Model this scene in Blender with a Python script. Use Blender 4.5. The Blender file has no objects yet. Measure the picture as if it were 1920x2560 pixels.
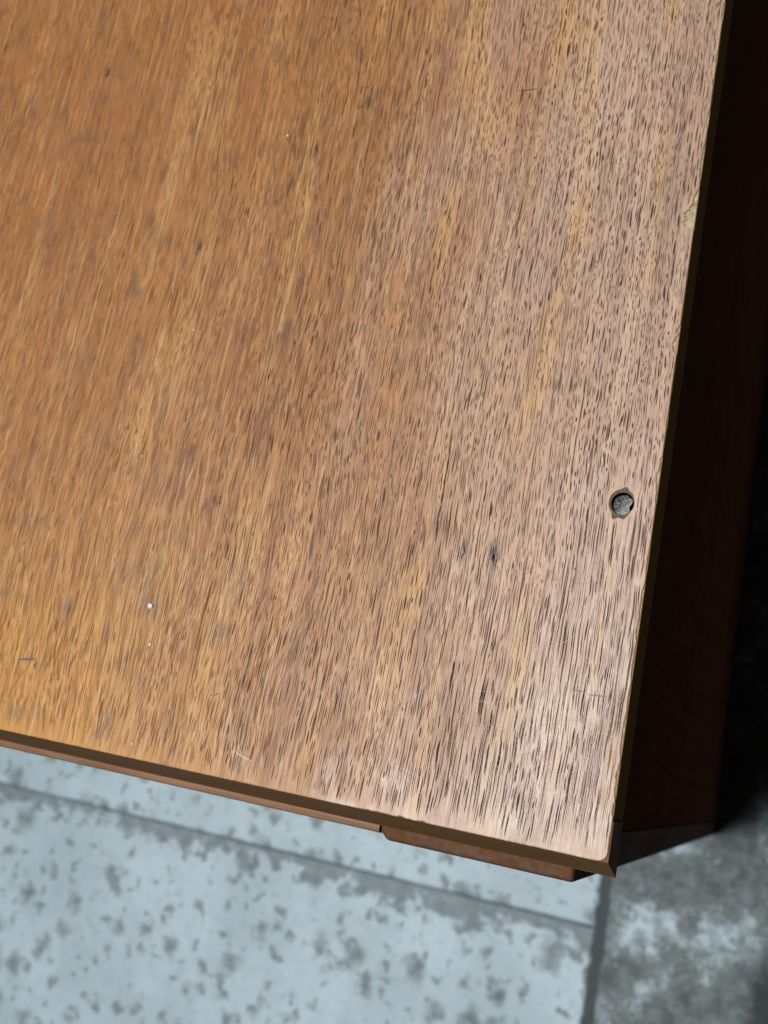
import bpy, bmesh, math, random
import numpy as np
from mathutils import Vector, Matrix, noise as mnoise
from mathutils.geometry import tessellate_polygon

MM = 0.001
sc = bpy.context.scene
COL = sc.collection

# ------------------------------------------------------------------ camera
R = ((0.9248680875803159, 0.1849458339086806, -0.33228611029555816),
     (0.09903030829856777, -0.9607578877590125, -0.2591086242237631),
     (-0.3671675620392136, 0.20673490181549747, -0.9068895532298941))
CAM = (30.88, 15.56, 234.55)                      # mm, the top's front right corner is the origin
cd = bpy.data.cameras.new('camera')
cam = bpy.data.objects.new('camera', cd)
COL.objects.link(cam)
m = Matrix.Identity(4)
for i in range(3):
    m[i][0] = R[0][i]; m[i][1] = -R[1][i]; m[i][2] = -R[2][i]; m[i][3] = CAM[i] * MM
cam.matrix_world = m
cd.sensor_fit = 'VERTICAL'; cd.sensor_height = 36.0; cd.lens = 2650.0 / 2560.0 * 36.0
cd.clip_start = 0.01; cd.clip_end = 50.0
cd.dof.use_dof = True; cd.dof.focus_distance = 0.236; cd.dof.aperture_fstop = 22.0
sc.camera = cam
sc.render.resolution_x = 768; sc.render.resolution_y = 1024

# ------------------------------------------------------------------ light
w = bpy.data.worlds.new('World'); sc.world = w; w.use_nodes = True
bg = w.node_tree.nodes['Background']
bg.inputs[0].default_value = (1.0, 0.97, 0.93, 1); bg.inputs[1].default_value = 0.007

def area_lamp(name, loc, target, size, size_y, power, color):
    d = bpy.data.lights.new(name, 'AREA'); d.shape = 'RECTANGLE'; d.size = size; d.size_y = size_y
    d.energy = power; d.color = color
    o = bpy.data.objects.new(name, d); COL.objects.link(o)
    o.location = loc
    o.rotation_euler = (Vector(target) - Vector(loc)).to_track_quat('-Z', 'Y').to_euler()
    return o
area_lamp('ceiling_light', (-0.46, -0.09, 1.9), (-0.05, 0.0, 0.0), 0.42, 0.55, 45.0, (0.90, 0.97, 1.0))

vs = sc.view_settings
vs.view_transform = 'Standard'; vs.look = 'None'; vs.exposure = 0.0; vs.gamma = 1.0; vs.use_curve_mapping = False
sc.render.engine = 'CYCLES'

# ------------------------------------------------------------------ helpers
def tag(o, label=None, cat=None, group=None, kind=None):
    if label: o['label'] = label
    if cat: o['category'] = cat
    if group: o['group'] = group
    if kind: o['kind'] = kind
    return o

def obj(name, bm, mat, parent=None, smooth=False):
    me = bpy.data.meshes.new(name)
    if smooth is True:
        for f in bm.faces: f.smooth = True
    bm.normal_update()
    bm.to_mesh(me); bm.free()
    me.materials.append(mat)
    o = bpy.data.objects.new(name, me); COL.objects.link(o)
    if parent is not None:
        o.parent = parent
        o.matrix_parent_inverse = WORLD[parent.name].inverted()
    WORLD[o.name] = Matrix.Identity(4)
    return o
WORLD = {}
def empty(name, loc):
    e = bpy.data.objects.new(name, None); COL.objects.link(e); e.location = loc
    e.empty_display_size = 0.02
    WORLD[e.name] = Matrix.Translation(loc)
    return e

def V(p): return Vector(p) * MM

def prism_x(prof, x0, x1, step=None, jit=0.0, seed=0):
    """closed profile [(y,z)...] swept along x (mm); optional fine handmade waviness"""
    bm = bmesh.new()
    n = 1 if not step else max(1, int((x1 - x0) / step))
    rings = []
    for i in range(n + 1):
        x = x0 + (x1 - x0) * i / n
        ring = []
        for j, (y, z) in enumerate(prof):
            dy = jit * mnoise.noise((x * 0.11, j * 3.1, seed)) + 0.4 * jit * mnoise.noise((x * 0.6, j * 5.3, seed + 4))
            dz = jit * mnoise.noise((x * 0.13 + 50, j * 2.7, seed))
            ring.append(bm.verts.new(V((x, y + dy, z + dz))))
        rings.append(ring)
    k = len(prof)
    for a, b in zip(rings, rings[1:]):
        for j in range(k):
            bm.faces.new((a[j], a[(j + 1) % k], b[(j + 1) % k], b[j]))
    bm.faces.new(rings[0]); bm.faces.new(rings[-1])
    bmesh.ops.recalc_face_normals(bm, faces=bm.faces)
    return bm

def box(x0, x1, y0, y1, z0, z1, bevel=0.0, seg=3):
    bm = bmesh.new()
    bmesh.ops.create_cube(bm, size=1.0)
    for v in bm.verts:
        v.co = V((x0 + (v.co.x + .5) * (x1 - x0), y0 + (v.co.y + .5) * (y1 - y0), z0 + (v.co.z + .5) * (z1 - z0)))
    if bevel:
        bmesh.ops.bevel(bm, geom=list(bm.edges), offset=bevel * MM, segments=seg, profile=0.5, affect='EDGES')
    return bm

def arc(cx, cy, r, a0, a1, n):
    return [(cx + r * math.cos(math.radians(a0 + (a1 - a0) * i / n)),
             cy + r * math.sin(math.radians(a0 + (a1 - a0) * i / n))) for i in range(n + 1)]

def offset_poly(poly, d):
    """move a closed 2D polygon (list of (x,y), ccw) inward by d"""
    n = len(poly); out = []
    for i in range(n):
        a = Vector(poly[i - 1]); b = Vector(poly[i]); c = Vector(poly[(i + 1) % n])
        t = (c - a)
        if t.length < 1e-9: out.append(poly[i]); continue
        t.normalize(); nrm = Vector((-t.y, t.x))
        out.append((b.x + nrm.x * d, b.y + nrm.y * d))
    return out

def plate(outer, holes, rings, hole_rings):
    """flat plate with holes. rings: [(inset, z)...] from the top face down to the bottom (mm).
    outer is ccw, holes are cw, so an inset moves both into the material."""
    bm = bmesh.new()
    loops2d = [offset_poly(outer, rings[0][0])] + [offset_poly(h, hole_rings[0][0]) for h in holes]
    tops = []
    for lp in loops2d:
        tops.append([bm.verts.new(V((p[0], p[1], rings[0][1]))) for p in lp])
    flat = [v for lp in tops for v in lp]
    tris = tessellate_polygon([[Vector((p[0], p[1], 0)) for p in lp] for lp in loops2d])
    for t in tris:
        try:
            f = bm.faces.new([flat[i] for i in t])
        except ValueError:
            pass
    bm.normal_update()
    for f in bm.faces:
        if f.normal.z < 0: f.normal_flip()
    for k, lp in enumerate(tops):
        prof = rings if k == 0 else hole_rings
        src = outer if k == 0 else holes[k - 1]
        prev = lp
        for (ins, z) in prof[1:]:
            cur = [bm.verts.new(V((p[0], p[1], z))) for p in offset_poly(src, ins)]
            n = len(cur)
            for i in range(n):
                f = bm.faces.new((prev[i], cur[i], cur[(i + 1) % n], prev[(i + 1) % n])); f.smooth = True
            prev = cur
    return bm

# ------------------------------------------------------------------ node helpers
class NT:
    def __init__(self, name):
        self.mat = bpy.data.materials.new(name); self.mat.use_nodes = True
        self.t = self.mat.node_tree
        self.bsdf = self.t.nodes['Principled BSDF']
    def node(self, typ, **props):
        n = self.t.nodes.new(typ)
        for k, v in props.items(): setattr(n, k, v)
        return n
    def link(self, a, b): self.t.links.new(a, b)
    def put(self, sock, val):
        if isinstance(val, bpy.types.NodeSocket): self.link(val, sock)
        else: sock.default_value = val
    def m(self, op, a, b=None, c=None, clamp=False):
        n = self.node('ShaderNodeMath', operation=op, use_clamp=clamp)
        for i, v in enumerate((a, b, c)):
            if v is not None: self.put(n.inputs[i], v)
        return n.outputs[0]
    def vm(self, op, a, b=None):
        n = self.node('ShaderNodeVectorMath', operation=op)
        self.put(n.inputs[0], a)
        if b is not None: self.put(n.inputs[1], b)
        return n.outputs['Value'] if op in ('LENGTH', 'DOT_PRODUCT') else n.outputs[0]
    def mr(self, v, a, b, c=0.0, d=1.0, smooth=True):
        n = self.node('ShaderNodeMapRange', interpolation_type='SMOOTHSTEP' if smooth else 'LINEAR')
        self.put(n.inputs[0], v)
        for i, q in enumerate((a, b, c, d)): self.put(n.inputs[i + 1], q)
        return n.outputs[0]
    def mix(self, fac, a, b, mode='MIX'):
        n = self.node('ShaderNodeMix', data_type='RGBA', blend_type=mode)
        self.put(n.inputs[0], fac); self.put(n.inputs[6], a if isinstance(a, bpy.types.NodeSocket) else (*a, 1))
        self.put(n.inputs[7], b if isinstance(b, bpy.types.NodeSocket) else (*b, 1))
        return n.outputs[2]
    def noise(self, vec, scale=1.0, detail=3.0, rough=0.5, dim='3D', w=None):
        n = self.node('ShaderNodeTexNoise', noise_dimensions=dim)
        self.put(n.inputs['Vector'], vec)
        n.inputs['Scale'].default_value = scale; n.inputs['Detail'].default_value = detail
        n.inputs['Roughness'].default_value = rough
        return n.outputs[0]
    def coord_mm(self):
        tc = self.node('ShaderNodeTexCoord')
        return self.vm('MULTIPLY', tc.outputs['Object'], (1000, 1000, 1000))
    def sep(self, v):
        n = self.node('ShaderNodeSeparateXYZ'); self.put(n.inputs[0], v); return n.outputs
    def comb(self, x, y, z=0.0):
        n = self.node('ShaderNodeCombineXYZ')
        for i, v in enumerate((x, y, z)): self.put(n.inputs[i], v)
        return n.outputs[0]
    def voronoi(self, vec, dim='2D', rand=1.0):
        n = self.node('ShaderNodeTexVoronoi', voronoi_dimensions=dim, feature='F1')
        self.put(n.inputs['Vector'], vec); n.inputs['Scale'].default_value = 1.0
        n.inputs['Randomness'].default_value = rand
        return n.outputs['Distance'], n.outputs['Color']
    def out(self, color, rough, height=None, dist=0.0001, strength=1.0, spec=None):
        self.put(self.bsdf.inputs['Base Color'], color if isinstance(color, bpy.types.NodeSocket) else (*color, 1))
        self.put(self.bsdf.inputs['Roughness'], rough)
        if spec is not None: self.put(self.bsdf.inputs['Specular IOR Level'], spec)
        if height is not None:
            b = self.node('ShaderNodeBump'); b.inputs['Distance'].default_value = dist
            b.inputs['Strength'].default_value = strength
            self.put(b.inputs['Height'], height)
            self.link(b.outputs[0], self.bsdf.inputs['Normal'])
        return self.mat

# ------------------------------------------------------------------ materials
# vectorised gradient noise for the wood figure
def gnoise(x, y, seed=0):
    x = np.asarray(x, float); y = np.asarray(y, float)
    xi = np.floor(x).astype(np.int64); yi = np.floor(y).astype(np.int64)
    fx = x - xi; fy = y - yi
    def grad(ix, iy, dx, dy):
        h = (ix * 374761393 + iy * 668265263 + seed * 2147483647 + 1013904223) & 0xffffffff
        h = ((h ^ (h >> 13)) * 1274126177) & 0xffffffff
        h = h ^ (h >> 16)
        a = (h & 0xffff) / 65536.0 * 2 * np.pi
        return np.cos(a) * dx + np.sin(a) * dy
    ux = fx * fx * fx * (fx * (fx * 6 - 15) + 10); uy = fy * fy * fy * (fy * (fy * 6 - 15) + 10)
    n00 = grad(xi, yi, fx, fy); n10 = grad(xi + 1, yi, fx - 1, fy)
    n01 = grad(xi, yi + 1, fx, fy - 1); n11 = grad(xi + 1, yi + 1, fx - 1, fy - 1)
    return ((n00 * (1 - ux) + n10 * ux) * (1 - uy) + (n01 * (1 - ux) + n11 * ux) * uy) * 1.5
def fbm(x, y, seed=0, oct=4, gain=.55):
    t = 0.0; a = 1.0; nn = 0.0; f = 1.0
    for k in range(oct):
        t = t + a * gnoise(x * f + 17.3 * k, y * f - 9.1 * k, seed + k); nn += a; a *= gain; f *= 2.03
    return t / nn * 1.35          # about -1..1
def sstep(v, a, b):
    t = np.clip((v - a) / (b - a), 0, 1); return t * t * (3 - 2 * t)
def warp(x, y):
    """lateral drift of the grain (mm)"""
    k = .35 + .65 * sstep(-x, 25, 110)
    return k * (5.0 * gnoise(x * .012, y * .0075, 41) + 1.1 * gnoise(x * .07, y * .028, 42)) + .20 * gnoise(x * .4, y * .16, 43)
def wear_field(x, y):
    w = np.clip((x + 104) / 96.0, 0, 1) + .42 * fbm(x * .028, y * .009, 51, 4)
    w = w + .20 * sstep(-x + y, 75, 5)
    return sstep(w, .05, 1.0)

def make_top_wood():
    N = NT('worn_veneer'); P = N.coord_mm()
    at = N.node('ShaderNodeAttribute', attribute_name='tone')
    fib = N.noise(N.vm('MULTIPLY', P, (3.4, .06, 0)), 1.0, 2.0, .6, dim='2D')
    stk = N.noise(N.vm('MULTIPLY', P, (.75, .010, 0)), 1.0, 2.0, .6, dim='2D')
    k = N.m('ADD', N.m('MULTIPLY', fib, .55), N.m('MULTIPLY', stk, .65))
    col = N.mix(N.mr(k, .66, .40, 0, .36), at.outputs['Color'], (.175, .078, .040))
    col = N.mix(N.mr(k, .60, .84, 0, .30), col, (.80, .54, .30))
    und = N.noise(N.vm('MULTIPLY', P, (.30, .17, 0)), 1.0, 2.0, .5, dim='2D')
    return N.out(col, at.outputs['Alpha'], N.m('ADD', k, N.m('MULTIPLY', und, 3.4)), dist=0.00012, strength=.5, spec=.5)

def make_tone_mat(name, rough, spec=.3):
    N = NT(name)
    at = N.node('ShaderNodeAttribute', attribute_name='tone')
    return N.out(at.outputs['Color'], rough, spec=spec)

def make_dark_wood(name, c0, c1, along, rough=.45, dusty=0.0, scale=1.0, bumpd=.00006, spec=.2):
    """plain darker wood; 'along' gives the stretch of the grain per axis (1/mm)"""
    N = NT(name); P = N.coord_mm()
    Q = N.vm('MULTIPLY', P, along)
    a = N.noise(Q, scale, 5.0, .62); b = N.noise(N.vm('MULTIPLY', P, (.05, .05, .05)), 1.0, 3.0)
    col = N.mix(N.mr(N.m('ADD', N.m('MULTIPLY', a, .75), N.m('MULTIPLY', b, .35)), .3, .8, smooth=False), c0, c1)
    if dusty:
        sp = N.mr(N.noise(P, 1.3, 4.0, .65), .68, .76)
        gr = N.mr(N.noise(P, .45, 4.0, .6), .4, .7)
        up = N.sep(N.node('ShaderNodeNewGeometry').outputs['Normal'])[2]
        up = N.mr(up, .3, .8); gr = N.m('MULTIPLY', gr, up); sp = N.m('MULTIPLY', sp, up)
        col = N.mix(N.m('MULTIPLY', gr, .35 * dusty), col, (.17, .15, .135))
        col = N.mix(N.m('MULTIPLY', sp, .55 * dusty), col, (.42, .36, .30))
    return N.out(col, N.mr(b, .3, .7, rough - .08, rough + .1), a, dist=bumpd, strength=.6, spec=spec)

def make_core():
    N = NT('bare_core'); P = N.coord_mm()
    a = N.noise(N.vm('MULTIPLY', P, (1.2, .5, 1.2)), 1.0, 5.0, .65)
    col = N.mix(N.mr(a, .3, .7), (.30, .21, .11), (.62, .48, .29))
    dh = N.vm('LENGTH', N.vm('SUBTRACT', P, (-7.6, 77.0, -1.0)))
    col = N.mix(N.mr(dh, 6.0, 4.2, 0, .85), col, (.075, .046, .027))
    return N.out(col, .8, a, dist=.0003, strength=.8)

def make_lint():
    N = NT('grey_lint'); P = N.coord_mm()
    a = N.noise(P, 1.1, 5.0, .7); x = N.sep(P)
    k = N.mr(N.m('ADD', N.m('ADD', N.m('MULTIPLY', x[0], .16), N.m('MULTIPLY', x[1], -.10)), N.m('ADD', 8.9, a)), .30, .88)
    col = N.mix(k, (.075, .072, .066), (.52, .53, .48))
    return N.out(col, .9, N.noise(P, 3.0, 5.0, .7), dist=.0004, strength=.9)

def make_plain(name, col, rough=.6, var=.15, scale=1.0):
    N = NT(name); P = N.coord_mm()
    a = N.noise(P, scale, 4.0, .6)
    c = N.mix(a, tuple(q * (1 - var) for q in col), tuple(min(1, q * (1 + var)) for q in col))
    return N.out(c, rough, a, dist=.0001, strength=.5)

def make_floor(name, cover, band=None, off=(0, 0, 0), painted_shadow=False):
    """weathered concrete slab with the rest of a pale paint on it. cover: share of paint left"""
    N = NT(name); P0 = N.coord_mm(); P = N.vm('ADD', P0, off)
    x, y, z = N.sep(P0)
    n1 = N.noise(N.vm('MULTIPLY', P, (.020, .020, 0)), 1.0, 6.0, .62)
    n2 = N.noise(N.vm('MULTIPLY', P, (.085, .085, 0)), 1.0, 5.0, .6)
    n3 = N.noise(N.vm('MULTIPLY', P, (.33, .33, 0)), 1.0, 5.0, .7)
    jit = N.node('ShaderNodeTexNoise'); N.link(P, jit.inputs['Vector']); jit.inputs['Scale'].default_value = .09; jit.inputs['Detail'].default_value = 4
    PJ = N.vm('ADD', P, N.vm('MULTIPLY', N.vm('SUBTRACT', jit.outputs['Color'], (.5, .5, .5)), (26, 26, 0)))
    def spots(cell, r0, r1, dens, sx=1.0):
        d, c = N.voronoi(N.vm('MULTIPLY', PJ, (1 / cell, sx / cell, 0)))
        cs = N.node('ShaderNodeSeparateColor'); N.link(c, cs.inputs[0])
        r = N.m('ADD', r0, N.m('MULTIPLY', N.m('POWER', cs.outputs[0], 2.0), r1 - r0))
        return N.m('MULTIPLY', N.mr(N.m('DIVIDE', d, r), 1.75, .05), N.m('LESS_THAN', cs.outputs[1], dens))
    s = N.m('MAXIMUM', spots(15.0, .10, .34, .55), spots(27.0, .10, .36, .55, .8))
    s = N.m('MAXIMUM', s, N.m('MULTIPLY', spots(8.0, .12, .36, .30), .35))
    lo = .5 + (cover - .5) * .55
    bare = N.mr(N.m('ADD', N.m('MULTIPLY', n1, .62), N.m('ADD', N.m('MULTIPLY', n2, .28), N.m('MULTIPLY', n3, .10))), lo, lo + .12)
    loss = N.m('MAXIMUM', bare, N.m('MULTIPLY', s, .80))
    if band:
        for (axis, c, wdt, side) in band:
            q = x if axis == 'x' else y
            d = N.m('MULTIPLY', N.m('SUBTRACT', q, c), side)
            d = N.m('ADD', d, N.m('MULTIPLY', N.m('SUBTRACT', n2, .5), wdt * 3.4))
            d = N.m('ADD', d, N.m('MULTIPLY', N.m('SUBTRACT', n1, .5), wdt * 4.0))
            loss = N.m('MAXIMUM', loss, N.mr(d, wdt, wdt * .45, 0, .72))
    conc = N.mix(N.mr(n2, .3, .7), (.125, .14, .138), (.31, .33, .325))
    conc = N.mix(N.mr(n3, .42, .70, 0, .5), conc, (.10, .11, .105))
    paint = N.mix(n1, (.64, .765, .82), (.74, .86, .905))
    paint = N.mix(N.mr(n2, .45, .75, 0, .30), paint, (.40, .485, .535))
    n0 = N.noise(N.vm('MULTIPLY', P, (.0085, .0085, 0)), 1.0, 3.0, .55)
    paint = N.mix(N.mr(n0, .35, .62, .45, 0), paint, (.42, .50, .55))
    paint = N.mix(N.mr(n3, .48, .72, 0, .25), paint, (.36, .42, .44))
    col = N.mix(loss, paint, conc)
    if painted_shadow:  # shadow lying on the slab, painted into its colour as a dark patch
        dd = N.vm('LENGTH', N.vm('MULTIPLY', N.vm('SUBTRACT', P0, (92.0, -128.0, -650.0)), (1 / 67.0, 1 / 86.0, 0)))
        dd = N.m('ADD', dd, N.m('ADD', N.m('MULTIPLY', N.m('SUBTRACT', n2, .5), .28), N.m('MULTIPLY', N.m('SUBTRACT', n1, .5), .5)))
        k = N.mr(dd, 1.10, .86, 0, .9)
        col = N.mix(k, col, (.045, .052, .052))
    h = N.m('ADD', N.m('MULTIPLY', loss, -1.0), N.m('MULTIPLY', n3, .6))
    return N.out(col, N.mr(loss, 0, 1, .55, .85), h, dist=.0006, strength=.7)

M_TOP = make_top_wood()
M_PORE = make_tone_mat('open_pores', .7, .15)
M_SCRATCH = make_tone_mat('fine_scratches', .45, .5)
M_CORE = make_core()
M_FRONT = make_dark_wood('front_edging_wood', (.150, .072, .028), (.260, .132, .056), (.03, .8, .8), .6, spec=.02)
M_SIDE_BAND = make_dark_wood('side_band_wood', (.27, .13, .048), (.42, .21, .085), (.8, .03, 1.2), .7, spec=0.0)
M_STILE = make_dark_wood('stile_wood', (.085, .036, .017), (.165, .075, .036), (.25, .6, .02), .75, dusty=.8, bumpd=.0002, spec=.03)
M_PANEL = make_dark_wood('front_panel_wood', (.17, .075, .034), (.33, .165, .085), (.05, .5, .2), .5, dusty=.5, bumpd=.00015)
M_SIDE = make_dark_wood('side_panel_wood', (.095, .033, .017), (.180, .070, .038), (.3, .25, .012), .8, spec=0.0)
M_DARK = make_plain('dark_underside', (.05, .03, .02), .8)
M_LINT = make_lint()
M_FIBRE = make_plain('pale_fibre', (.55, .54, .51), .8)
M_CRUMB = make_plain('white_crumb', (.85, .87, .88), .6, .06)
M_SPLINTER = make_plain('pale_splinter', (.66, .52, .36), .7)
M_GROUT = make_plain('grey_grout', (.10, .112, .112), .9, .3, .2)

# ------------------------------------------------------------------ floor (setting)
FZ = -650.0
JY = -94.0                     # joint running along the cabinet front
JX = -84.0                     # joint running away from it
fl = bpy.data.objects.new('floor', bpy.data.meshes.new('floor'))
bmf = bmesh.new()
S = 3200
g = [bmf.verts.new(V(p)) for p in ((-S, -S, FZ - 1.6), (S, -S, FZ - 1.6), (S, S, FZ - 1.6), (-S, S, FZ - 1.6))]
bmf.faces.new(g); bmf.to_mesh(fl.data); bmf.free(); fl.data.materials.append(M_GROUT); COL.objects.link(fl)
fl['kind'] = 'structure'; WORLD['floor'] = Matrix.Identity(4)

def slab(x0, x1, y0, y1, ztop, mat, seed):
    """one slab with slightly crumbled, rounded arrises"""
    rnd = random.Random(seed)
    pts = []
    def edge(a, b, n):
        for i in range(n):
            t = i / n
            px = a[0] + (b[0] - a[0]) * t; py = a[1] + (b[1] - a[1]) * t
            am_ = .22 if abs(b[0] - a[0]) > 1 else 1.0
            k = am_ * (2.0 * mnoise.noise((px * .03, py * .03, seed)) + 2.6 * mnoise.noise((px * .11, py * .11, seed + 9)))
            nx, ny = (b[1] - a[1]), -(b[0] - a[0]); L = math.hypot(nx, ny)
            pts.append((px + nx / L * k, py + ny / L * k))
    c = [(x0, y0), (x1, y0), (x1, y1), (x0, y1)]
    for i in range(4):
        edge(c[i], c[(i + 1) % 4], 220)
    bm = plate(pts, [], [(2.6, ztop), (1.2, ztop - .4), (.4, ztop - 1.2), (0, ztop - 2.2), (0, FZ - 14)], [])
    return obj('slab', bm, mat, fl)

mA = make_floor('slab_paint_behind', .60, [('x', JX, 7.0, -1.0)])
mB = make_floor('slab_paint_front', .62, [('y', JY - 1, 19.0, -1.0), ('x', JX, 6.0, -1.0)], off=(710, 330, 0))
mC = make_floor('slab_paint_right', .30, [('x', JX, 12.0, 1.0)], off=(-240, 910, 0), painted_shadow=True)  # barer grey slab; the shade over this side is also put in its colour
slab(-1080, JX - 3.5, JY + .4, 900, FZ + 1.6, mA, 1)
slab(-1080, JX - 3.5, -1090, JY - .5, FZ, mB, 2)
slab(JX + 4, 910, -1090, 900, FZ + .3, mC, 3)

# ------------------------------------------------------------------ cabinet
W, D, TH = 760.0, 430.0, 16.3
cab = empty('cabinet', V((-W / 2, D / 2, FZ)))
tag(cab, 'brown wooden cabinet with worn grained top, chipped right edge and small round hole', 'cabinet')

rng = random.Random(5)
# veneer outline with the ragged, chipped right edge -------------------------------------------------
chips = [  # (y centre, half length, depth)
    (148.6, 3.6, 3.4), (153.5, 2.2, .9), (116.0, 2.4, 1.3), (119.6, 1.2, .5), (83.4, 3.6, .75), (87.6, 1.0, .35), (79.0, 1.2, .3),
    (163.5, 5.0, .6), (175.0, 2.5, .5), (64.0, 3.0, .22), (55.0, 4.5, .42), (49.0, 2.5, .5), (42.0, 4.0, .30), (34.0, 3.0, .22), (26.0, 5.0, .48), (16.5, 4.0, .42), (10.5, 1.5, .3), (97.0, 2.0, .2),
    (192.0, 2.0, .3), (205.0, 3.0, .4)]
def edge_x(y):
    x = -.06 - .10 * abs(mnoise.noise((y * .35, 1.3, 0))) - .10 * abs(mnoise.noise((y * 1.7, 7.3, 0)))
    for (c, h, d) in chips:
        t = abs(y - c) / h
        if t < 1:
            prof = (1 - t ** 3) * (0.78 + .45 * mnoise.noise((y * 1.9, c, 2.2)))
            x -= d * max(0, prof)
    return min(x, -.03)
outer = []
RC = 2.0
YF = -.5
outer += [(-W, YF)]
xx = -W + 20
while xx < -170: outer.append((xx, YF)); xx += 20
xx = -170
while xx < -RC - .4:
    yy = YF + .12 * abs(mnoise.noise((xx * .3, 4.1, 0))) + .10 * abs(mnoise.noise((xx * 1.4, 9.1, 0)))
    if -56 < xx < -40: yy += .42 * max(0, mnoise.noise((xx * .55, 2.1, 5)) + .25)
    outer.append((xx, yy)); xx += .5
outer += arc(-RC - .1, RC + YF + .05, RC, -88, -4, 8)
yy = RC + YF + .5
while yy < 235:
    outer.append((edge_x(yy), yy)); yy += .33
outer += [(-.05, 240), (-.05, D - 2), (-2, D), (-W, D)]
# the hole torn open in the veneer (clockwise)
HX, HY = -7.6, 77.0
hole = []
nh = 56
for i in range(nh):
    a = -2 * math.pi * i / nh
    r = 3.02 + .16 * mnoise.noise((math.cos(a) * 1.6, math.sin(a) * 1.6, 3.3)) + .10 * mnoise.noise((math.cos(a) * 6, math.sin(a) * 6, 1.3))
    for (ac, wd, ex) in ((82, 12, .75), (118, 25, .25), (248, 11, 1.0), (285, 14, .55), (265, 30, .25), (60, 20, .2)):
        dd = (math.degrees(a) - ac + 180) % 360 - 180
        r += ex * math.exp(-(dd / wd) ** 2)
    hole.append((HX + r * math.cos(a) * .94, HY + r * math.sin(a)))
top = None
core_out = [(-W + .3, 8.0), (-.6, 8.0), (-.22, 8.4), (-.22, D - .3), (-W + .3, D - .3)]
bore = [(HX + .12 + 2.78 * math.cos(-2 * math.pi * i / 40), HY - .05 + 2.86 * math.sin(-2 * math.pi * i / 40)) for i in range(40)]
board = obj('top_board', plate(core_out, [bore], [(0, -.42), (0, -TH + .2)], [(-.22, -.42), (0, -.8), (0, -TH + .2)]), M_CORE, cab)
# ---- the veneer sheet: fine mesh that carries the tone of the wood
def inside_ok(x, y, m=.28):
    """is a point on the veneer, clear of its edges and of the hole"""
    if y < YF + .25 + m or x > edge_x(y) - m - .05: return False
    if math.hypot((x - HX) / .94, y - HY) < 3.3 + m:
        return False
    if x > -RC - .3 and y < RC + YF + .3 and math.hypot(x + RC + .1, y - RC - YF - .05) > RC - m: return False
    return True
MARKS = [(-34.8, 60.9, 1.5, 4.2, .80), (-42.2, 61.8, .9, 3.0, .7), (-110.3, 67.2, 1.1, 1.9, .85), (-134.6, 139, 1.1, 2.4, .85),
         (-182.7, 199, 1.8, 2.6, .55), (-184.5, 189.5, 3.6, 3.4, .38), (-186.9, 142.8, 4.5, 6.0, .32), (-147.2, 140.4, 4.0, 3.2, .35),
         (-104.4, 168.8, .9, 3.0, .6), (-130.7, 69.9, 2.4, 5.0, .36), (-121.0, 96.0, .8, 4.0, .45), (-98.0, 141.0, .8, 3.4, .45),
         (-31.4, 41.0, .7, 2.2, .5), (-60.0, 118.0, .7, 1.8, .6), (-71.5, 57.0, .7, 2.2, .5), (-26, 105, .6, 2.6, .5), (-137, 73, 1.2, 6.0, .35), (-126, 40, 1.0, 5, .25)]
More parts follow.
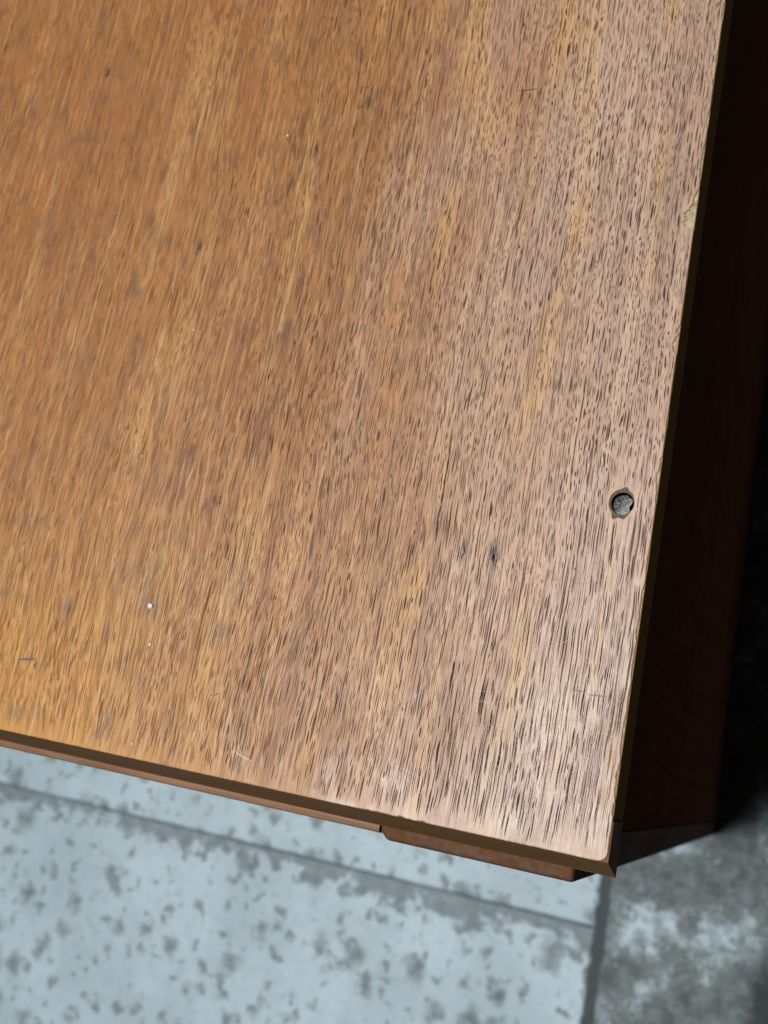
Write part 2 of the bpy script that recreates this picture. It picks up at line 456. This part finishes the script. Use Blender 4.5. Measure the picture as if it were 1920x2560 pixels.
def tone_of(x, y):
    u = x + warp(x, y)
    wear = wear_field(x, y)
    st = fbm(u * .22, y * .010, 61, 3, .6); st2 = fbm(u * .085, y * .009, 62, 3); mo = fbm(u * .3, y * .06, 63, 3)
    var = np.clip(.60 + .24 * st + .24 * st2 + .10 * mo, 0, 1)[:, None]
    mixc = lambda a, b, t: np.array(a) * (1 - t) + np.array(b) * t
    fin = mixc((.225, .072, .019), (.600, .244, .060), var)
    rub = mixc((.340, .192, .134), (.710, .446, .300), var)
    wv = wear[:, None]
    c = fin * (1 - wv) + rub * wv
    gs = sstep(fbm(x * .075, y * .04, 64, 4), .18, .75)[:, None]
    c = c * (1 - .30 * gs) + np.array((.215, .125, .075)) * .30 * gs
    og = sstep(fbm(u * .09, y * .013, 65, 3), .05, .6)[:, None]
    c = c * (1 - .48 * og) + np.array((.710, .370, .115)) * .48 * og
    pk = sstep(fbm(u * .05, y * .02, 66, 3), .1, .7)[:, None] * wv
    c = c * (1 - .30 * pk) + np.array((.560, .375, .310)) * .30 * pk
    # the front left keeps a thick amber finish
    am = (sstep(-x, 70, 150) * sstep(y, 75, 10))[:, None]
    c = c * (1 - .68 * am) + np.array((.640, .275, .034)) * .68 * am
    # reddish, smudged old finish towards the back left
    rd = (sstep(-x, 80, 190) * sstep(y, 60, 130))[:, None]
    c = c * (1 - .45 * rd) + np.array((.350, .118, .034)) * .45 * rd
    sm = (sstep(fbm(x * .16, y * .10, 71, 4), .22, .7) * sstep(-x, 60, 110))[:, None]
    c = c * (1 - .62 * sm) + np.array((.130, .075, .050)) * .62 * sm
    sg = (sstep(fbm(x * .30, y * .06, 72, 4), .25, .75) * np.exp(-((x + 127) / 22) ** 2 - ((y - 72) / 26) ** 2))[:, None]
    c = c * (1 - .75 * sg) + np.array((.230, .185, .145)) * .75 * sg
    # pale scuffs where the front arris is rubbed bare, with sheen patches painted in
    sf = sstep(fbm(x * .11, y * .16, 73, 4) + .55 * np.exp(-((x + 62) / 7) ** 2) , .05, .7) * sstep(y, 15, 2) * sstep(x, -85, -55)
    sf = (np.maximum(sf, .8 * sstep(fbm(x * .10, y * .09, 74, 3), .12, .6) * sstep(-x + y, 62, 20)))[:, None]
    c = c * (1 - .72 * sf) + np.array((.780, .600, .460)) * .72 * sf
    jx = .5 * gnoise(x * .8, y * .5, 67); jy = .6 * gnoise(x * .7, y * .5, 68)
    for (mx, my, rx, ry, st_) in MARKS:
        d = np.hypot((x - mx + jx * rx) / rx, (y - my + jy * ry) / ry)
        k = (sstep(d, 1.15, .2) * st_)[:, None]
        c = c * (1 - k) + np.array((.070, .055, .046)) * k
    rough = .45 + .10 * fbm(x * .05, y * .03, 69, 4) + .05 * (1 - wear) + .06 * fbm(x * .3, y * .2, 70, 3)
    return np.concatenate([np.clip(c, .01, .95), np.clip(rough, .26, .65)[:, None]], axis=1)

def veneer_mesh():
    from mathutils.geometry import delaunay_2d_cdt
    ring = [(.26, 0.0), (.13, -.03), (.04, -.10), (0, -.20), (.03, -.40)]
    hring = [(.16, 0.0), (.06, -.06), (0, -.15), (-.02, -.40)]
    o0 = offset_poly(outer, ring[0][0]); h0 = offset_poly(hole, hring[0][0])
    pts = [Vector(p) for p in o0] + [Vector(p) for p in h0]
    no, nh_ = len(o0), len(h0)
    edges = [(i, (i + 1) % no) for i in range(no)] + [(no + i, no + (i + 1) % nh_) for i in range(nh_)]
    y = 1.2
    while y < 236:
        x = -.9 - .2 * rng.random()
        while x > -246:
            if inside_ok(x, y, .45): pts.append(Vector((x + .1 * (rng.random() - .5), y + .3 * (rng.random() - .5))))
            x -= .42
        y += 2.0
    for yy_ in range(10, int(D), 40):
        for xx_ in range(-int(W) + 20, -250, 40): pts.append(Vector((xx_, yy_)))
    vo, eo, fo, ov, oe, of = delaunay_2d_cdt(pts, edges, [], 1, 1e-7)
    hp = [Vector(p) for p in hole]
    bm = bmesh.new()
    bv = [bm.verts.new(V((p.x, p.y, 0))) for p in vo]
    for f in fo:
        cx = sum(vo[i].x for i in f) / len(f); cy = sum(vo[i].y for i in f) / len(f)
        if math.hypot(cx - HX, cy - HY) < 4.2 and point_in(cx, cy, h0): continue
        nf = bm.faces.new([bv[i] for i in f])
    bm.normal_update()
    for f in bm.faces:
        if f.normal.z < 0: f.normal_flip()
    where = {}
    for i, src in enumerate(ov):
        for q in src: where[q] = i
    for (src, prof, base, n) in ((outer, ring, 0, no), (hole, hring, no, nh_)):
        prev = [bv[where[base + i]] for i in range(n)]
        for (ins, z) in prof[1:]:
            cur = [bm.verts.new(V((p[0], p[1], z))) for p in offset_poly(src, ins)]
            for i in range(n):
                if prev[i] is prev[(i + 1) % n]: continue
                f = bm.faces.new((prev[i], cur[i], cur[(i + 1) % n], prev[(i + 1) % n])); f.smooth = True
            prev = cur
    return bm
def point_in(x, y, poly):
    c = False; j = len(poly) - 1
    for i in range(len(poly)):
        if (poly[i][1] > y) != (poly[j][1] > y) and x < (poly[j][0] - poly[i][0]) * (y - poly[i][1]) / (poly[j][1] - poly[i][1]) + poly[i][0]: c = not c
        j = i
    return c
def set_tone(o, rgba):
    at = o.data.color_attributes.new('tone', 'FLOAT_COLOR', 'POINT')
    at.data.foreach_set('color', np.asarray(rgba, np.float32).ravel())
ven = obj('veneer', veneer_mesh(), M_TOP, board)
n_ = len(ven.data.vertices); co = np.empty(n_ * 3); ven.data.vertices.foreach_get('co', co); co = co.reshape(-1, 3) * 1000
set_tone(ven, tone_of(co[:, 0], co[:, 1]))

# ---- ribbons lying in the surface: open pores and scratches
def ribbons(name, items, z, mat):
    """items: (points [(x,y)..], half widths [..], rgb). One mesh."""
    vs_, fs_, cs_ = [], [], []
    for pts_, hw, rgb in items:
        k = len(pts_); b0 = len(vs_)
        for i, (x, y) in enumerate(pts_):
            a = pts_[max(0, i - 1)]; b = pts_[min(k - 1, i + 1)]
            tx, ty = b[0] - a[0], b[1] - a[1]; L = math.hypot(tx, ty) or 1
            nx, ny = -ty / L * hw[i], tx / L * hw[i]
            vs_.append(((x - nx) * MM, (y - ny) * MM, z * MM)); vs_.append(((x + nx) * MM, (y + ny) * MM, z * MM))
            cs_.append((*rgb, 1)); cs_.append((*rgb, 1))
        for i in range(k - 1):
            q = b0 + 2 * i
            fs_.append((q, q + 1, q + 3, q + 2))
    me = bpy.data.meshes.new(name); me.from_pydata(vs_, [], fs_); me.update()
    bm = bmesh.new(); bm.from_mesh(me); bm.normal_update()
    for f in bm.faces:
        if f.normal.z < 0: f.normal_flip()
    bm.to_mesh(me); bm.free()
    me.materials.append(mat)
    o = bpy.data.objects.new(name, me); COL.objects.link(o)
    set_tone(o, cs_)
    return o
def in_board(o):
    o.parent = board; o['kind'] = 'stuff'; return o

def build_pores():
    rp = random.Random(77)
    starts = []
    us = np.arange(-262.0, 14.0, .54)
    ys = np.arange(-2, 238, .5)
    items = []
    # streamlines x = u - warp ; dashes of varied length along each
    # sample the fields on a coarse grid for speed
    GX = np.arange(-250, 6, 1.0); GY = np.arange(-4, 242, 1.0)
    XX, YY = np.meshgrid(GX, GY, indexing='ij')
    F_len = 1.15 * fbm(XX * .075, YY * .045, 81, 3) + .7 * (sstep(-XX + .8 * YY, 75, 18)) - .6 * sstep(XX, -75, -30) * sstep(YY, 55, 95)
    F_den = fbm((XX + warp(XX, YY)) * .11, YY * .026, 82, 3)
    F_wear = wear_field(XX, YY)
    F_wid = fbm(XX * .05, YY * .03, 83, 3) + .85 * sstep(-XX + .8 * YY, 75, 15)
    def at(F, x, y):
        i = min(max(int(round(x + 250)), 0), F.shape[0] - 1); j = min(max(int(round(y + 4)), 0), F.shape[1] - 1)
        return F[i, j]
    WX = np.arange(-270, 20, .5)
    Wg = warp(*np.meshgrid(WX, ys, indexing='ij'))
    def wv(u, y):
        i = min(max(int((u + 270) * 2), 0), Wg.shape[0] - 1); t = (y + 2) * 2; j = min(max(int(t), 0), Wg.shape[1] - 2); t = min(max(t - j, 0), 1)
        return Wg[i, j] * (1 - t) + Wg[i, j + 1] * t
    fine_us = np.arange(-262.0, 14.0, .50)
    for u, fine in [(q, False) for q in us] + [(q, True) for q in fine_us]:
        u = u + rp.uniform(-.2, .2)
        y = -rp.uniform(0, 8)
        while y < 236:
            x = u - wv(u, y)
            if x < -246 or x > 1: y += 4; continue
            fl_, fd, fw, fwd = at(F_len, x, y), at(F_den, x, y), at(F_wear, x, y), at(F_wid, x, y)
            L = math.exp(rp.gauss(0, .55)) * 4.2 * math.exp(.80 * fl_)
            if fine: L *= 1.15
            lf = min(1, max(0, (-x - 60) / 60)); L *= 1 + .25 * lf
            L = min(max(L, .8), 24)
            gap = .25 + rp.expovariate(1.0) * (.6 + .36 * L) * math.exp(-.6 * fd) * (1.0 + .7 * max(0, fwd))
            if fine: gap = .4 + rp.expovariate(1.0) * 3.6 * math.exp(.5 * fd)
            y0 = y + gap; y1 = y0 + L
            y = y1 + .15
            hw = .5 * max(.12, (.195 + .065 * fwd) * math.exp(rp.gauss(0, .30)))
            hw = min(hw * (1 + .15 * lf), .20)
            if fine: hw = .5 * rp.uniform(.08, .16)
            k = max(3, min(14, int(L / 1.1) + 3))
            pts_, hws = [], []
            ok = True; ph = rp.uniform(0, 50)
            for i in range(k):
                t = i / (k - 1); yy = y0 + (y1 - y0) * t
                xx = u - wv(u, yy) + .07 * mnoise.noise((yy * .9, ph, 0))
                if not inside_ok(xx, yy, .22): ok = False; break
                e = max(0.0, 1 - abs(2 * t - 1) ** 2.6)
                pts_.append((xx, yy)); hws.append(max(.02, hw * (e ** .7) * (1 + .25 * mnoise.noise((yy * 2.1, ph + 9, 3)))))
            if not ok: continue
            d = rp.random()
            dark = np.array((.068, .038, .033)) * (1 + .5 * d)
            soft = np.array((.270, .104, .032)) * (1 + .25 * d)
            wq = float(min(1, max(0, .35 * fw + .9 * min(1, max(0, (xx + 165) / 90)) + rp.gauss(0, .16))))
            rgb = soft * (1 - wq) + dark * wq
            if d > .66: rgb = rgb * .5 + np.array((.20, .10, .065)) * .5
            if fine: rgb = rgb * .45 + (np.array((.36, .160, .056)) * (1 - wq) + np.array((.30, .175, .125)) * wq) * .55
            items.append((pts_, hws, tuple(rgb)))
    for (mx, my, rx, ry, st_) in MARKS:
        if st_ < .5: continue
        for q in range(int(3 + 1.6 * rx * ry)):
            a = rp.uniform(0, 6.28); r = math.sqrt(rp.random()); x = mx + .8 * rx * r * math.cos(a); y = my + .8 * ry * r * math.sin(a)
            L = rp.uniform(.5, 1.0) * ry * .8; hw = rp.uniform(.08, .18) * min(1.3, rx)
            g = rp.random(); rgb = (.105, .075, .066) if g < .75 else (.27, .20, .165)
            items.append(([(x + .1 * math.sin(i * 2 + q), y + L * (i / 4 - .5)) for i in range(5)], [.02, hw * .8, hw, hw * .7, .02], rgb))
    return items
PORES = build_pores()
in_board(ribbons('pores', PORES, .010, M_PORE))

def build_scratches():
    rs = random.Random(5); items = []
    def arc_line(x, y, ang, L, bend, hw, rgb, k=14):
        pts_, hws = [], []
        for i in range(k):
            t = i / (k - 1)
            if inside_ok(x, y, .2):
                pts_.append((x, y)); hws.append(hw * (.25 + .75 * math.sin(math.pi * min(1, max(0, t)))))
            elif pts_: break
            x += math.cos(ang) * L / k; y += math.sin(ang) * L / k; ang += bend / k
        if len(pts_) > 3: items.append((pts_, hws, rgb))
    for k in range(520):
        # densest round the rubbed corner
        x = -abs(rs.gauss(0, 22)) - 1; y = abs(rs.gauss(0, 26)) + 1
        far = rs.random() < .2
        if far: x = rs.uniform(-75, -2); y = rs.uniform(2, 95)
        g = rs.random()
        rgb = (.66, .47, .33) if g < .36 else ((.74, .57, .43) if g < .42 else (.21, .12, .08))
        if far or x < -45: rgb = (.50, .32, .20) if g < .6 else (.26, .14, .085)
        arc_line(x, y, rs.uniform(0, 6.28), rs.uniform(3, 17), rs.gauss(0, .7), rs.uniform(.011, .024), rgb)
    # pale drag marks on the left
    for (x, y, a, L, h) in ((-121, 70, 1.35, 8, .10), (-123.5, 72, 1.4, 6, .07), (-131, 93, 1.5, 5, .06), (-140, 104, 1.45, 14, .05), (-72, 66, 1.3, 6, .09), (-74, 62, 1.3, 4, .08), (-152, 55, 1.4, 10, .07),
                         (-99, 175, 1.5, 5, .07), (-88, 1.9, -.4, 0, 0)):
        if L: arc_line(x, y, a, L, .05, h, (.60, .45, .31))
    arc_line(-90.8, 6.6, -.5, 6.5, .5, .07, (.80, .66, .48))
    arc_line(-89.2, 7.2, -1.3, 2.0, .2, .06, (.80, .66, .48))
    # dark strokes across the grain
    for (x, y, L, h, b) in ((-9.0, 33.3, 4.6, .17, .1), (-13.0, 33.8, 4.0, .13, -.1), (-49.5, 185.2, 6.0, .22, .1), (-100.5, 18.2, 3.2, .20, .5), (-159.6, 18.2, 6.4, .30, .05), (-44, 38.5, 1.6, .12, 0)):
        arc_line(x, y, .02 if x > -99 else .15, L, b, h, (.12, .075, .06))
    for x in (-159.3, -153.6): arc_line(x, 16.4, 1.57, 2.2, 0, .25, (.14, .085, .06))
    # long hairline arcs
    for (x, y, a, L, b) in ((-32, 62, -.55, 26, .9), (-40, 66, -.7, 30, .5), (-28, 58, -.4, 14, 1.3), (-46, 30, -.6, 30, .35), (-48, 34, -.62, 30, .3), (-45, 27, -.55, 26, .4), (-36, 22, .1, 20, -.4), (-30, 14, .5, 20, -.3), (-26, 30, -1.0, 22, -.2)):
        arc_line(x, y, a, L, b, .035, (.16, .09, .06), 20)
    return items
in_board(ribbons('scratches', build_scratches(), .018, M_SCRATCH))
obj('side_band', box(-.20, 0.0, 8.3, D - .4, -TH, -.46, .05, 2), M_SIDE_BAND, board)
# front edging: its face leans outward towards the bottom
fp = [(8.0, -.44), (-.34, -.44), (-.50, -.6)] + [(-.50 - 3.6 * t, -.6 - (TH - 1.3) * t) for t in (.25, .5, .75, .95)] + arc(-3.75, -TH + .55, .55, 195, 275, 4) + [(8.0, -TH)]
fp = [(y, z) for (y, z) in fp]
obj('front_edging', prism_x(fp, -W + .5, .18, step=6.0, jit=.05, seed=3), M_FRONT, board)
# underside
obj('underside', box(-W + 4, -4, 10, D - 4, -TH - 1.6, -TH + .1), M_DARK, board)

# carcass: panels below the top
SX = -8.9                       # outer face of the side
def vpanel(x0, x1, y0, y1, z0, z1, bevel):
    return box(x0, x1, y0, y1, z0, z1, bevel, 4)
# stile (post) at the front right corner, its left arris cut at a slant
def stile(xl, xr, mirror=False):
    prof = [(xl - 1.9, 2.6), (xl - 1.9, -5.7)] + [(xl - .3, -7.25)] + [(xl + .5, -7.5)]
    prof += [(xr - .9, -7.5)] + arc(xr - .95, -6.55, .95, -90, 0, 5)[1:] + [(xr, 2.45)]
    zt = -TH - .05
    bm = bmesh.new()
    lv = [(zt, 1.0), (zt - .35, .5), (zt - 1.0, .12), (zt - 2.0, 0.0)] + [(zt - 2 - 12 * i, 0) for i in range(1, 53)] + [(FZ + 2.0, 0)]
    rings = []
    cx = (xl + xr) / 2
    for (z, ins) in lv:
        ring = []
        for k, (x, y) in enumerate(prof):
            iy = ins if y < 0 else 0
            ix = ins * (1 if x < cx else -1) * (.8 if y < 0 else 0)
            jx = .04 * mnoise.noise((z * .05, k, 1))
            xq, yq = x + ix + jx, y + iy + .05 * mnoise.noise((z * .07, k, 8))
            if mirror: xq = -W - xq
            ring.append(bm.verts.new(V((xq, yq, z))))
        rings.append(ring)
    n = len(prof)
    for a, b in zip(rings, rings[1:]):
        for j in range(n):
            f = bm.faces.new((a[j], b[j], b[(j + 1) % n], a[(j + 1) % n]))
    bm.faces.new(rings[0]); bm.faces.new(rings[-1])
    bmesh.ops.recalc_face_normals(bm, faces=bm.faces)
    return bm
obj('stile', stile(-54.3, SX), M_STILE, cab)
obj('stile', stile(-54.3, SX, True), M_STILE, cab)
pp = [(2.5, -TH - .05), (-4.9, -TH - .05), (-5.75, -TH - .25), (-6.1, -TH - .75), (-6.15, -TH - 2), (-6.15, FZ + 60), (2.5, FZ + 60)]
obj('front_panel', prism_x(pp, -W + 56.4, -56.4, step=5.0, jit=.06, seed=7), M_PANEL, cab)
obj('plinth', box(-W + 56.6, -56.6, 18, 32, FZ + 1, FZ + 59.8, .8, 2), M_SIDE, cab)
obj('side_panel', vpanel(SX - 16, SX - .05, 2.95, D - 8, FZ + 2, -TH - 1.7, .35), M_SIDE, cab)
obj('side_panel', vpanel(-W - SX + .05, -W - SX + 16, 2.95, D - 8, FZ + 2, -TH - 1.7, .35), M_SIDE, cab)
obj('back_panel', box(-W - SX + 16.2, SX - 16.2, D - 16, D - 10, FZ + 10, -TH - 1.7), M_SIDE, cab)

# ------------------------------------------------------------------ lint in the hole
def tube_path(bm, pts, r0, r1, n=5):
    prev = None
    for i, p in enumerate(pts):
        a = pts[max(0, i - 1)]; b = pts[min(len(pts) - 1, i + 1)]
        t = (Vector(b) - Vector(a)).normalized()
        s = t.cross(Vector((0.3, 0.2, 1))).normalized(); q = t.cross(s)
        r = r0 + (r1 - r0) * i / (len(pts) - 1)
        ring = [bm.verts.new(V(Vector(p) + (s * math.cos(2 * math.pi * k / n) + q * math.sin(2 * math.pi * k / n)) * r)) for k in range(n)]
        if prev:
            for k in range(n): bm.faces.new((prev[k], prev[(k + 1) % n], ring[(k + 1) % n], ring[k]))
        else:
            bm.faces.new(ring)
        prev = ring
    bm.faces.new(prev[::-1])

bm = bmesh.new()
NR, NA = 14, 44
grid = []
cv = bm.verts.new(V((HX, HY, -2.1)))
for i in range(1, NR + 1):
    ring = []
    for j in range(NA):
        a = 2 * math.pi * j / NA
        r = 2.55 * i / NR
        x, y = r * math.cos(a), r * math.sin(a)
        # keeps clear of the right side of the bore: a gap stays open there
        lim = 2.55
        gap = math.exp(-(((math.degrees(a) + 180) % 360 - 180 + 8) / 26) ** 2)
        x -= gap * 1.15 * (i / NR) ** 3
        z = -2.0 + .95 * mnoise.noise((x * .8, y * .8, 3)) + .35 * mnoise.noise((x * 2.4, y * 2.4, 8)) + .16 * mnoise.noise((x * 6, y * 6, 1))
        z += .35 * max(0, (x - y) / 3)            # higher where the fluff is thickest
        if i == NR: z -= .9
        ring.append(bm.verts.new(V((HX + .1 + x, HY + y, z))))
    grid.append(ring)
for j in range(NA): bm.faces.new((cv, grid[0][j], grid[0][(j + 1) % NA]))
for a, b in zip(grid, grid[1:]):
    for j in range(NA): bm.faces.new((a[j], b[j], b[(j + 1) % NA], a[(j + 1) % NA]))
lint = obj('lint', bm, M_LINT, None, smooth=True)
tag(lint, 'grey clump of dust and lint stuffed in the round hole by the right edge', 'lint')
bm = bmesh.new()
rr = random.Random(11)
for k in range(46):
    a = rr.uniform(0, 2 * math.pi); r = 2.1 * math.sqrt(rr.random())
    x, y = r * math.cos(a), r * math.sin(a)
    if x > 1.4 and abs(y) < 1.2: continue
    ang = rr.uniform(0, 2 * math.pi); L = rr.uniform(.5, 1.7); bend = rr.uniform(-1.6, 1.6)
    pts = []
    for i in range(7):
        t = i / 6
        zz = -1.5 + .95 * mnoise.noise((x * .8, y * .8, 3)) + .35 * max(0, (x - y) / 3) + .25 * math.sin(t * 3.1)
        if math.hypot(x, y) > 2.3: break
        pts.append((HX + .1 + x, HY + y, zz))
        x += math.cos(ang) * L / 6; y += math.sin(ang) * L / 6; ang += bend / 6
    if len(pts) > 2: tube_path(bm, pts, .035, .02, 4)
obj('fibre', bm, M_FIBRE, lint)['kind'] = 'stuff'
# rim splinters of torn veneer
# ------------------------------------------------------------------ crumbs and splinters lying on the top
def crumb(x, y, r, label, seed, mat=None, cat='crumb', sq=.75, name='crumb'):
    bm = bmesh.new(); bmesh.ops.create_icosphere(bm, subdivisions=3, radius=1.0)
    for v in bm.verts:
        d = v.co.normalized(); k = 1 + .28 * mnoise.noise(d * 1.3 + Vector((seed, 0, 0))) + .14 * mnoise.noise(d * 3.2 + Vector((seed, 5, 0)))
        v.co = Vector((x, y, 0)) * MM + Vector((d.x * r * k, d.y * r * k * .95, max(-.55, d.z * k) * r * sq + r * sq * .5)) * MM
    o = obj(name, bm, mat or M_CRUMB, None, smooth=True)
    return tag(o, label, cat, 'crumbs lying on the top')
crumb(-122.9, 37.6, .70, 'largest white crumb lying on the orange-brown wood near the front', 1.0)
crumb(-120.5, 27.9, .36, 'small pinkish white crumb just in front of the largest white crumb', 2.0)
crumb(-129.8, 114.5, .26, 'small pale crumb on the left half of the top', 3.0)
crumb(-114.4, 174.2, .30, 'pale crumb farthest from the front edge of the top', 4.0)
crumb(-45.5, 124.7, .22, 'tiny pale crumb on the top midway behind the hole', 5.0)
crumb(-119.0, 3.0, .26, 'pale crumb right beside the front edge of the top', 6.0)
crumb(-136.6, 77.3, .22, 'tiny pinkish crumb left of the dark spot on the top', 7.0)

def splinter(p0, p1, lift, r, label, seed):
    bm = bmesh.new(); pts = []
    for i in range(9):
        t = i / 8
        x = p0[0] + (p1[0] - p0[0]) * t + .12 * mnoise.noise((t * 3, seed, 0)); y = p0[1] + (p1[1] - p0[1]) * t + .22 * math.sin(t * 3.1)
        pts.append((x, y, r * .8 + lift * math.sin(t * 3.14159)))
    tube_path(bm, pts, r * .6, r, 6)
    return tag(obj('splinter', bm, M_SPLINTER, None), label, 'splinter', 'splinters lying on the top')
splinter((-14.1, 90.1), (-12.6, 89.2), .25, .11, 'curled pale splinter of wood lying behind the hole', 1)
splinter((-5.4, 88.6), (-3.9, 88.5), .15, .08, 'short pale splinter between the hole and the right edge', 2)
splinter((-46.3, 119.5), (-45.7, 122.3), .1, .07, 'thin pale splinter on the middle of the top', 3)
